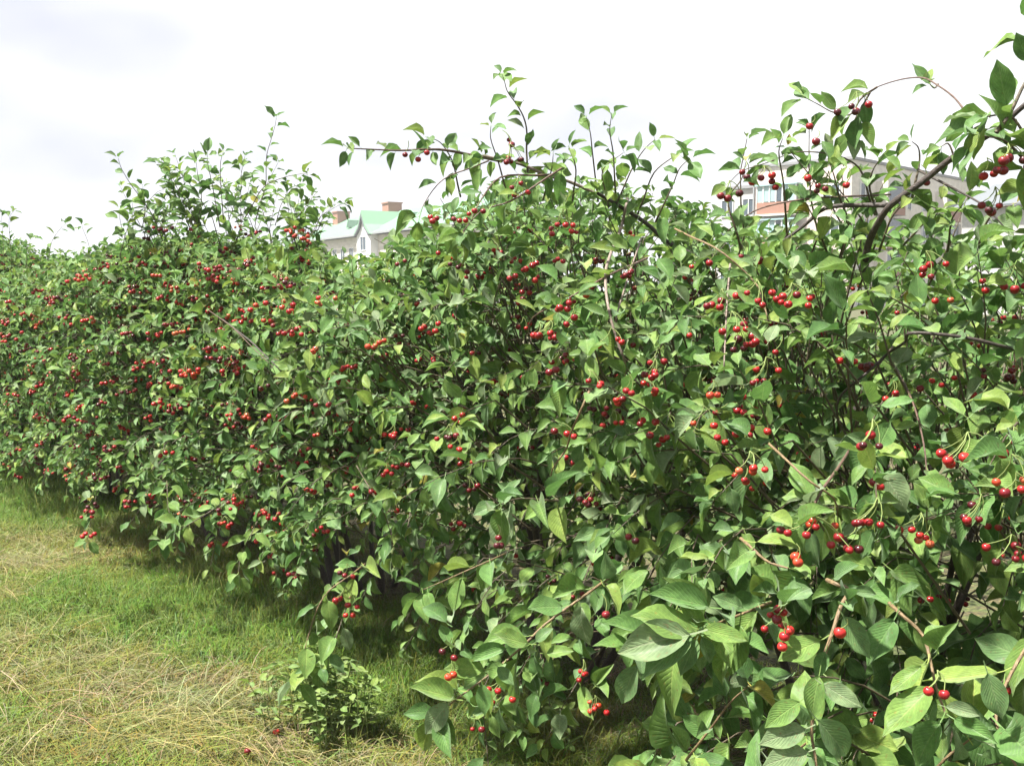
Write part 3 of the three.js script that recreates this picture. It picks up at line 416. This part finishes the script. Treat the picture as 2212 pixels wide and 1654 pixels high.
for (let k = 0; k < 8; k++) { const x = rr(1600, 2120), p = at(x, rr(500, 535), rr(2.2, 2.6)); shoot(1, p, V(rr(-.7, .5), 1, rr(-.3, .3)), rr(0.16, 0.32), V(0, .4, .9), { leaf: rr(.055, .07), space: .034, droop: .05 }); }

// clusters of fruit read off the photograph: x, y, how many, ripeness
R = rng(31);
const FRUIT = `1210 478 7 r,1085 298 3 d,1100 328 6 d,882 322 1 d,904 340 1 d,921 326 1 d,1120 398 5 r,1000 458 4 r,950 468 3 r,1035 452 2 d,865 562 2 d,945 547 1 r,980 565 3 d,1015 586 2 r,1145 570 4 r,1100 594 2 r,1160 596 2 r,1130 620 3 d,1135 644 2 d,1205 556 3 r,1267 628 1 o,1290 555 2 d,1340 585 3 d,1365 580 2 d,1210 655 4 r,1240 680 3 r,1130 700 2 r,1165 715 6 r,1190 712 4 r,935 696 5 r,1225 765 3 d,1270 820 3 r,1210 796 2 d,1305 875 6 d,1355 855 5 r,1360 830 2 r,1395 845 2 r,1325 905 3 r,1375 906 1 r,1415 795 6 r,1420 770 2 r,1215 935 3 r,1320 730 3 r,1500 566 1 r,1545 556 1 r,1610 540 2 d,1640 555 3 r,1635 625 7 r,1560 645 5 r,1590 725 6 d,1580 695 4 r,1490 711 1 r,1640 716 1 r,1660 731 1 r,1690 746 1 r,1655 795 5 r,1590 875 7 d,1540 845 2 o,1600 850 3 r,1520 900 2 o,1555 940 2 r,1600 925 2 r,1420 940 2 r,1620 1000 4 o,1610 1028 3 r,
2000 566 5 r,2025 636 2 o,1710 635 6 r,1740 630 2 r,2190 596 8 r,2178 338 6 d,2015 824 3 r,2048 813 1 o,1885 934 4 d,1930 845 4 r,2090 964 6 r,1890 1034 3 r,1895 1104 5 r,1990 1134 4 r,2010 1160 2 o,1755 1142 7 r,1780 1118 3 o,1720 1204 2 o,1700 1310 4 r,1685 1340 3 r,1690 1375 3 r,2025 1482 2 r,2165 1112 4 r,2185 1182 5 d,2195 1208 2 r,2120 1094 5 d,2190 954 3 d,2185 1014 3 o,2195 1054 3 r,2160 794 4 d,2195 804 3 d,2132 368 2 r,2150 430 4 d,1650 380 5 r,1612 370 2 d,1755 385 1 r,1790 392 3 d,1835 386 2 r,1850 220 5 d,1760 272 1 d,1768 304 1 d,1575 412 3 d,1990 380 1 d,1850 1165 3 d,2000 1290 1 d,1830 1370 1 o,
785 1048 6 r,835 1014 3 r,850 934 4 r,870 925 2 r,905 860 2 r,880 1005 1 r,690 935 3 o,580 994 8 d,575 1104 6 r,600 1110 3 r,690 1138 5 r,480 1098 3 d,475 1125 2 o,745 1284 6 r,750 1234 3 d,760 1322 2 r,985 1124 5 d,1010 1044 4 d,1000 900 3 r,970 934 4 d,990 960 3 r,1280 1068 7 d,1260 1442 4 r,1085 1482 5 r,1022 1562 2 r,975 1452 2 o,975 1402 2 d,1285 1520 6 o,1350 1155 2 d,1300 1310 1 d,1075 1160 3 d,
470 568 14 r,450 594 8 r,600 598 12 r,620 605 6 d,165 592 8 o,345 490 7 d,640 492 9 o,650 510 6 o,100 638 10 r,125 640 5 d,185 684 7 o,605 650 7 o,705 643 5 o,545 655 4 o,620 700 8 r,630 712 5 r,20 718 10 r,270 714 5 d,330 718 6 r,395 710 6 o,370 694 5 d,480 764 9 d,500 784 8 r,400 794 8 o,420 800 5 o,160 770 4 d,230 820 4 r,80 824 6 r,25 850 4 r,150 894 6 r,150 844 4 o,270 840 7 d,345 864 4 r,360 974 4 r,215 1024 3 d,80 954 4 r,230 964 5 d,195 1104 5 r,190 1150 4 r,200 1084 3 d,505 914 4 d,530 894 4 o,690 754 3 o,750 784 4 r,800 744 3 o,430 990 2 d,820 728 2 o,20 650 3 r,5 690 6 r,300 790 4 r,540 560 3 d,570 830 3 d,640 850 4 o,700 860 3 r,290 620 4 d,430 640 4 d,340 590 3 o`;
for (const e of FRUIT.split(',')) {
  const [x, y, n, k] = e.trim().split(' '); const px = +x, py = +y; let d = surface(px, py + 14, 0.02, 8) ?? surface(px, py, 0.3, 22);
  if (d == null) d = px < 900 ? (px < 800 ? 5.3 : 2.7) : px > 1550 ? 2.15 : 2.85;
  const P = at(px, py - 0.022 * F / d * SX, d - 0.022), u = P.dot(ROW); let si = 0; SHRUBS.forEach((s, q) => { if (Math.abs(s.u - u) < Math.abs(SHRUBS[si].u - u)) si = q; });
  addCluster(si, P, +n, k, +n > 6 ? 1.25 : 1);
  if (py > 500) { for (let q = 0; q < 2; q++) leafOnStem(si, P.clone().addScaledVector(ray(px, py), 0.05).add(V(0, 0.02, 0)), V(rr(-.5, .5), 0.9, rr(-.3, .3)).normalize(), V(0, .2, 1), rr(0, 6.28), rr(0.05, 0.07)); }
}

// main limbs of every shrub, from the root to the inside of the crown
R = rng(41);
function limbs(s, n, D, reach, top, front) {
  for (let k = 0; k < n; k++) {
    const a = k / n * 6.283 + rr(-0.3, 0.3), root = rowAt(s.u + 0.13 * Math.cos(a), D + 0.13 * Math.sin(a), -0.03), e = rowAt(s.u + reach * Math.cos(a) * rr(0.5, 1), D + 0.62 * (front ?? 1) * Math.sin(a) * rr(0.5, 1), top * rr(0.62, 0.86));
    const m = root.clone().lerp(e, 0.5).add(V(rr(-.16, .16), rr(0.02, 0.2), rr(-.16, .16)));
    s.branches.push([new Acc().tube(curve([root, m, e], 10), rr(0.012, 0.021), 0.006, 8, 0.08), 'dark', 1]);
  }
}
for (const s of SHRUBS) limbs(s, 9, 2.75, 0.85, topOf(s.u));

// the row behind, seen over and between the front shrubs
R = rng(53);
const BACK = [[2.6, 'back row cherry shrub seen below the apartment block at the far right'], [4.6, 'back row cherry shrub under the apartment block, left of the thick bare limb'], [6.6, 'back row cherry shrub hidden behind the central shrub'], [8.6, 'back row cherry shrub in the gap below the green roofed house'], [11.0, 'back row cherry shrub behind the tall upright shoots'], [14.2, 'back row cherry shrub on the skyline in the dip at far left'], [17.2, 'last back row cherry shrub, small on the skyline at far left']];
for (const [u, label] of BACK) {
  if (u === 6.6) continue;
  const s = { u, label, front: false, pos: rowAt(u, 5.9, 0), twigs: new Acc(), branches: [], leaves: [], fruit: [], D: 5.9 }, si = SHRUBS.length, H = u > 13 ? 1.78 : u < 5 ? 1.52 : 1.5, ru = u > 10 ? 1.7 : 1.25; SHRUBS.push(s);
  limbs(s, 7, 5.9, ru * 0.8, H);
  for (let k = 0; k < 420; k++) {
    const du = rr(-1, 1), c = rr(-1, 1), hh = Math.sqrt(Math.max(0, 1 - 0.8 * c * c)) * Math.sqrt(1 - 0.55 * du * du), y = Math.max(0.3, H * hh * (1 + 0.25 * fbm((u + du) * 2, c, 3, 2)) * (R() < 0.6 ? rr(0.82, 1) : rr(0.3, 1)));
    const out = ACROSS.clone().multiplyScalar(c * 0.6).addScaledVector(UP, 1).add(rvec(0.4)).normalize();
    const pts = shoot(si, rowAt(u + du * ru, 5.9 + c * 0.9, y - 0.18), out.clone().add(rvec(0.4)), rr(0.18, 0.36), out, { leaf: rr(0.06, 0.085), space: 0.045, droop: 0.07 });
    if (R() < 0.16) addCluster(si, pts[1], 2 + Math.floor(R() * 4), pick(['m', 'r', 'o', 'd']));
  }
  for (let k = 0; k < 14; k++) { const x = rr(-0.9, 0.9); shoot(si, rowAt(u + x * ru, 5.9 + rr(-.5, .3), H * Math.sqrt(1 - .5 * x * x) - 0.08), V(rr(-.4, .4), 1, rr(-.3, .3)), rr(0.25, 0.45), UP, { leaf: 0.065, space: 0.045, droop: 0.03 }); }
}

// ---------------------------------------------------------------- which leaves and cherries show: those become parts, the rest one mass each
splatAll();
for (let k = 0; k < ZW * ZH; k++) { const id = zid[k]; if (id > 0) leaves[id - 1].vis++; else if (id < 0) cherries[-id - 1].vis++; }
const M4 = new THREE.Matrix4(), COL = new THREE.Color();
function leafMatrix(L, o) { const s = L.a.clone().cross(L.n); return new THREE.Matrix4().makeBasis(s.multiplyScalar(L.wid), L.a.clone().multiplyScalar(L.len), L.n.clone().multiplyScalar(L.cz)).setPosition(L.p.clone().sub(o)); }
function stalkMatrix(c, o) { const top = c.p.clone().addScaledVector(UP, c.rad * 0.7), y = c.spur.clone().sub(top), l = Math.max(0.01, y.length()); y.divideScalar(l); const x = V(1, 0, 0).addScaledVector(y, -y.x).normalize(); return new THREE.Matrix4().makeBasis(x.clone().multiplyScalar(0.04), y.multiplyScalar(l), x.cross(y.clone().normalize()).multiplyScalar(0.04)).setPosition(top.sub(o)); }
R = rng(61);
for (const s of SHRUBS) {
  const g = thing('cherry_shrub', s.label, 'cherry shrub', s.pos, s.front === false ? 'cherry shrubs of the row behind' : 'cherry shrubs of the front row'), o = s.pos;
  const place = (acc) => acc.geo().translate(-o.x, -o.y, -o.z);
  for (const [acc, kind] of s.branches) put('branch', place(acc), BARK[kind], g);
  put('twigs', place(s.twigs), BARK.twig, g).userData.kind = 'stuff';
  s.leaves.sort((a, b) => b.vis - a.vis);
  const rest = [];
  s.leaves.forEach((L, k) => {
    if (k < 300 && L.vis > 12) { const m = put('leaf', LEAF[L.geo], LEAF_MATS[L.tone], g); leafMatrix(L, o).decompose(m.position, m.quaternion, m.scale); } else rest.push(L);
  });
  const im = new THREE.InstancedMesh(LEAF_FAR, FOLIAGE_MAT, rest.length); im.name = 'foliage'; im.userData.kind = 'stuff'; im.castShadow = im.receiveShadow = true; g.add(im);
  rest.forEach((L, k) => { const c = TONES[L.tone]; im.setMatrixAt(k, leafMatrix(L, o)); im.setColorAt(k, COL.setRGB(c[0] * L.j * (1 + L.y), c[1] * L.j, c[2] * L.j)); });
  s.fruit.sort((a, b) => b.vis - a.vis);
  const fr = [];
  s.fruit.forEach((c, k) => {
    if (k < 300 && c.vis > 6) { const m = put('cherry', CHERRY, CHERRY_MATS[c.col], g); m.position.copy(c.p).sub(o); m.scale.setScalar(c.rad); m.rotation.set(rr(-.3, .3), rr(0, 6), rr(-.3, .3)); m.updateMatrix(); const t = put('stalk', STALK, STALK_MAT, m); new THREE.Matrix4().copy(m.matrix).invert().multiply(stalkMatrix(c, o)).decompose(t.position, t.quaternion, t.scale); } else fr.push(c);
  });
  if (fr.length) {
    const f = new THREE.InstancedMesh(CHERRY_FAR, FRUIT_MAT, fr.length), t = new THREE.InstancedMesh(STALK, STALK_MAT, fr.length); f.name = 'cherries'; t.name = 'stalks'; f.userData.kind = t.userData.kind = 'stuff'; g.add(f, t);
    fr.forEach((c, k) => { f.setMatrixAt(k, M4.makeScale(c.rad, c.rad, c.rad).setPosition(c.p.clone().sub(o))); f.setColorAt(k, COL.setRGB(...REDS[c.col])); t.setMatrixAt(k, stalkMatrix(c, o)); });
  }
}

// ---------------------------------------------------------------- grass, cut straw and weeds
R = rng(71);
function bladeInto(P, N, I, C, x, z, h, w, lean, az, col, flat = 0) {
  const b = P.length / 3, dx = Math.cos(az), dz = Math.sin(az), px = -dz, pz = dx, n = 4;
  for (let k = 0; k <= n; k++) { const t = k / n, f = lean * t * t, y = flat ? flat * Math.sin(Math.PI * t) + 0.004 + 0.5 * flat * t : h * t * Math.sqrt(Math.max(0.05, 1 - Math.min(0.9, lean * lean * t * t))), r = flat ? h * t : h * f, ww = w * (flat ? 0.6 + 0.4 * Math.sin(Math.PI * t) : 1 - t * t * 0.9), bend = flat ? lean * 0.25 * h * t * t : 0; for (const s of [-1, 1]) { P.push(x + dx * r + px * (ww * s + bend), y, z + dz * r + pz * (ww * s + bend)); N.push(-dx * 0.5 + px * s * 0.3, 0.8, -dz * 0.5 + pz * s * 0.3); C.push(...col); } }
  for (let k = 0; k < n; k++) { const a = b + 2 * k; I.push(a, a + 1, a + 2, a + 1, a + 3, a + 2); }
}
function clump(n, rad, make) { const P = [], N = [], I = [], C = []; for (let k = 0; k < n; k++) make(P, N, I, C, rad * Math.sqrt(R()), rr(0, 6.283)); const g = new THREE.BufferGeometry(); g.setAttribute('position', new THREE.Float32BufferAttribute(P, 3)); g.setAttribute('normal', new THREE.Float32BufferAttribute(N, 3)); g.setAttribute('color', new THREE.Float32BufferAttribute(C, 3)); g.setIndex(I); return g; }
const tuft = clump(34, 0.075, (P, N, I, C, r, a) => { const k = rr(0.7, 1.25); bladeInto(P, N, I, C, r * Math.cos(a), r * Math.sin(a), rr(0.4, 1) * 0.1, rr(0.0009, 0.0019), rr(0.2, 1.7), rr(0, 6.283), [k * rr(.8, 1.35), k * rr(.85, 1.1), k * rr(.6, 1.1)]); });
const hay = clump(26, 0.16, (P, N, I, C, r, a) => { const k = rr(0.6, 1.3); bladeInto(P, N, I, C, r * Math.cos(a), r * Math.sin(a), rr(0.10, 0.34), rr(0.0006, 0.0012), rr(-0.55, 0.55), R() < 0.6 ? rr(-0.5, 0.5) + (R() < 0.5 ? 3.14 : 0) : rr(0, 6.283), [k, k * rr(.9, 1), k * rr(.75, 1)], rr(0.008, 0.05)); });
const grassMat = new THREE.MeshPhysicalMaterial({ roughness: 0.9, side: THREE.DoubleSide, vertexColors: true, transmission: 0.3, thickness: 0, specularIntensity: 0.4 });
const hayMat = std(1, 1, 1, 0.7, { vertexColors: true });
function scatter(name, geo, mat, list, label, category) {
  const im = new THREE.InstancedMesh(geo, mat, list.length); im.name = numbered(name); im.castShadow = im.receiveShadow = true; tag(im, label, category, null, 'stuff'); scene.add(im);
  const q = new THREE.Quaternion(), e = new THREE.Euler();
  list.forEach((t, k) => { im.setMatrixAt(k, M4.compose(t.p, q.setFromEuler(e.set(t.tx ?? 0, t.rot, t.tz ?? 0)), V(t.s, t.h ?? t.s, t.s))); im.setColorAt(k, COL.setRGB(...t.c)); });
  return im;
}
{
  const green = [], dry = [], G0 = [.092, .168, .018], G1 = [.140, .160, .030], S0 = [.27, .240, .138], S1 = [.160, .162, .055];
  const spots = (n, d0, d1, fn) => { for (let k = 0; k < n; k++) { const z = -Math.sqrt(rr(d0 * d0, d1 * d1)), x = -z * rr(-0.58, 0.5); const p = V(x, 0, z), D = p.dot(ACROSS); if (D > 3.4) continue; fn(p, D); } };
  spots(42000, 2.9, 11, (p, D) => {
    const k = 0.12 + lawn(p.x, p.z), shade = smooth(2.5, 3.0, D), c = [0, 1, 2].map((q) => lerp(G1[q], G0[q], smooth(0.35, 0.95, k)) * rr(0.8, 1.2)); if (R() < 0.30 * (1 - k) || R() < shade * 0.6) return;
    const edge = Math.exp(-(((D - 2.35) / 0.3) ** 2)); green.push({ p, rot: rr(0, 6.283), s: rr(0.8, 1.3), h: rr(0.45, 0.9) * (0.45 + 0.85 * k + 1.7 * edge * R() * R()), tx: rr(-.4, .4), tz: rr(-.4, .4), c });
  });
  spots(4000, 2.9, 11, (p, D) => { const k = lawn(p.x, p.z); if (R() < smooth(0.15, 0.5, k) * 0.95 + 0.05 || (D > 2.6 && R() < 0.5)) return; const t = R(); dry.push({ p: p.clone().setY(rr(0, 0.035)), rot: rr(-0.8, 0.8) + (R() < 0.25 ? 1.5 : 0) + fbm(p.x, 0, p.z, 2) * 2, s: rr(0.5, 1.15), h: rr(0.6, 1.2), tx: rr(-.06, .06), tz: rr(-.06, .06), c: [0, 1, 2].map((q) => lerp(S0[q], S1[q], t) * rr(0.75, 1.15)) }); });
  scatter('grass', tuft, grassMat, green, 'short yellowish green grass beside the row of cherry shrubs', 'grass');
  scatter('cut_straw', hay, hayMat, dry, 'pale dry cut grass lying in streaks over the green', 'hay');
  const litter = []; for (let k = 0; k < 900; k++) { const p = rowAt(rr(0.3, 10), rr(2.3, 3.4), rr(0, 0.02)); litter.push({ p, rot: rr(0, 6.3), s: rr(0.4, 0.9), h: 0.7, c: [.20 * rr(.6, 1.2), .15 * rr(.6, 1.2), .09] }); }
  scatter('leaf_litter', hay, hayMat, litter, 'brown dead stalks and litter on the soil under the shrubs', 'litter');
}
function weed(px, py, n, h, label) {
  const p = onGround(px, py), g = thing('weed', label, 'weed', p, 'leafy weeds at the foot of the shrubs');
  for (let k = 0; k < n; k++) {
    const a = rr(0, 6.283), r = rr(0, 0.13), b = V(r * Math.cos(a), 0, r * Math.sin(a)), t = b.clone().add(V(rr(-.07, .07), h * rr(.6, 1), rr(-.07, .07))), pts = curve([b, b.clone().lerp(t, .5).add(V(rr(-.02, .02), 0, rr(-.02, .02))), t], 5);
    put('stem', new Acc().tube(pts, 0.002, 0.001, 4).geo(), STALK_MAT, g);
    for (let j = 2; j <= 5; j++) for (let q = 0; q < 2; q++) { const m = put('leaf', LEAF[(k + j) % 9], LEAF_MATS[[2, 4, 4][(k + q) % 3]], g), az = rr(0, 6.283), ax = V(Math.cos(az), rr(-.1, .7), Math.sin(az)).normalize(), L = { p: pts[j], a: ax, n: UP.clone().add(rvec(.3)), len: rr(.035, .07), wid: rr(.014, .026), cz: .02 }; L.n.addScaledVector(ax, -L.n.dot(ax)).normalize(); leafMatrix(L, V(0, 0, 0)).decompose(m.position, m.quaternion, m.scale); }
  }
}
weed(660, 1590, 26, 0.3, 'bright green bushy weed below the drooping shoot, left one of two touching');
weed(725, 1605, 26, 0.28, 'bright green bushy weed below the drooping shoot, right one of two touching');
weed(1165, 1640, 7, 0.18, 'small leafy weed at the bottom edge below the near spray of leaves');
[[597, 1580, 'red fallen cherry on the pale straw in front of the weeds'], [535, 1622, 'dark red fallen cherry lying by the bottom edge of the grass']].forEach(([x, y, l], k) => { const m = put('fallen_cherry', CHERRY, CHERRY_MATS[k ? 2 : 6]); m.position.copy(onGround(x, y, 0.045)); m.scale.setScalar(0.011); tag(m, l, 'cherry'); });

// ---------------------------------------------------------------- render
const renderer = new THREE.WebGLRenderer({ antialias: true });
renderer.toneMapping = THREE.LinearToneMapping;
renderer.toneMappingExposure = EXPOSURE;
renderer.shadowMap.enabled = true;
console.log('leaves', leaves.length, 'cherries', cherries.length, SHRUBS.map((s) => `${s.u}:${s.leaves.length}/${s.leaves.filter((l) => l.vis > 12).length}/${s.fruit.length}`).join(' '));
renderer.render(scene, camera);
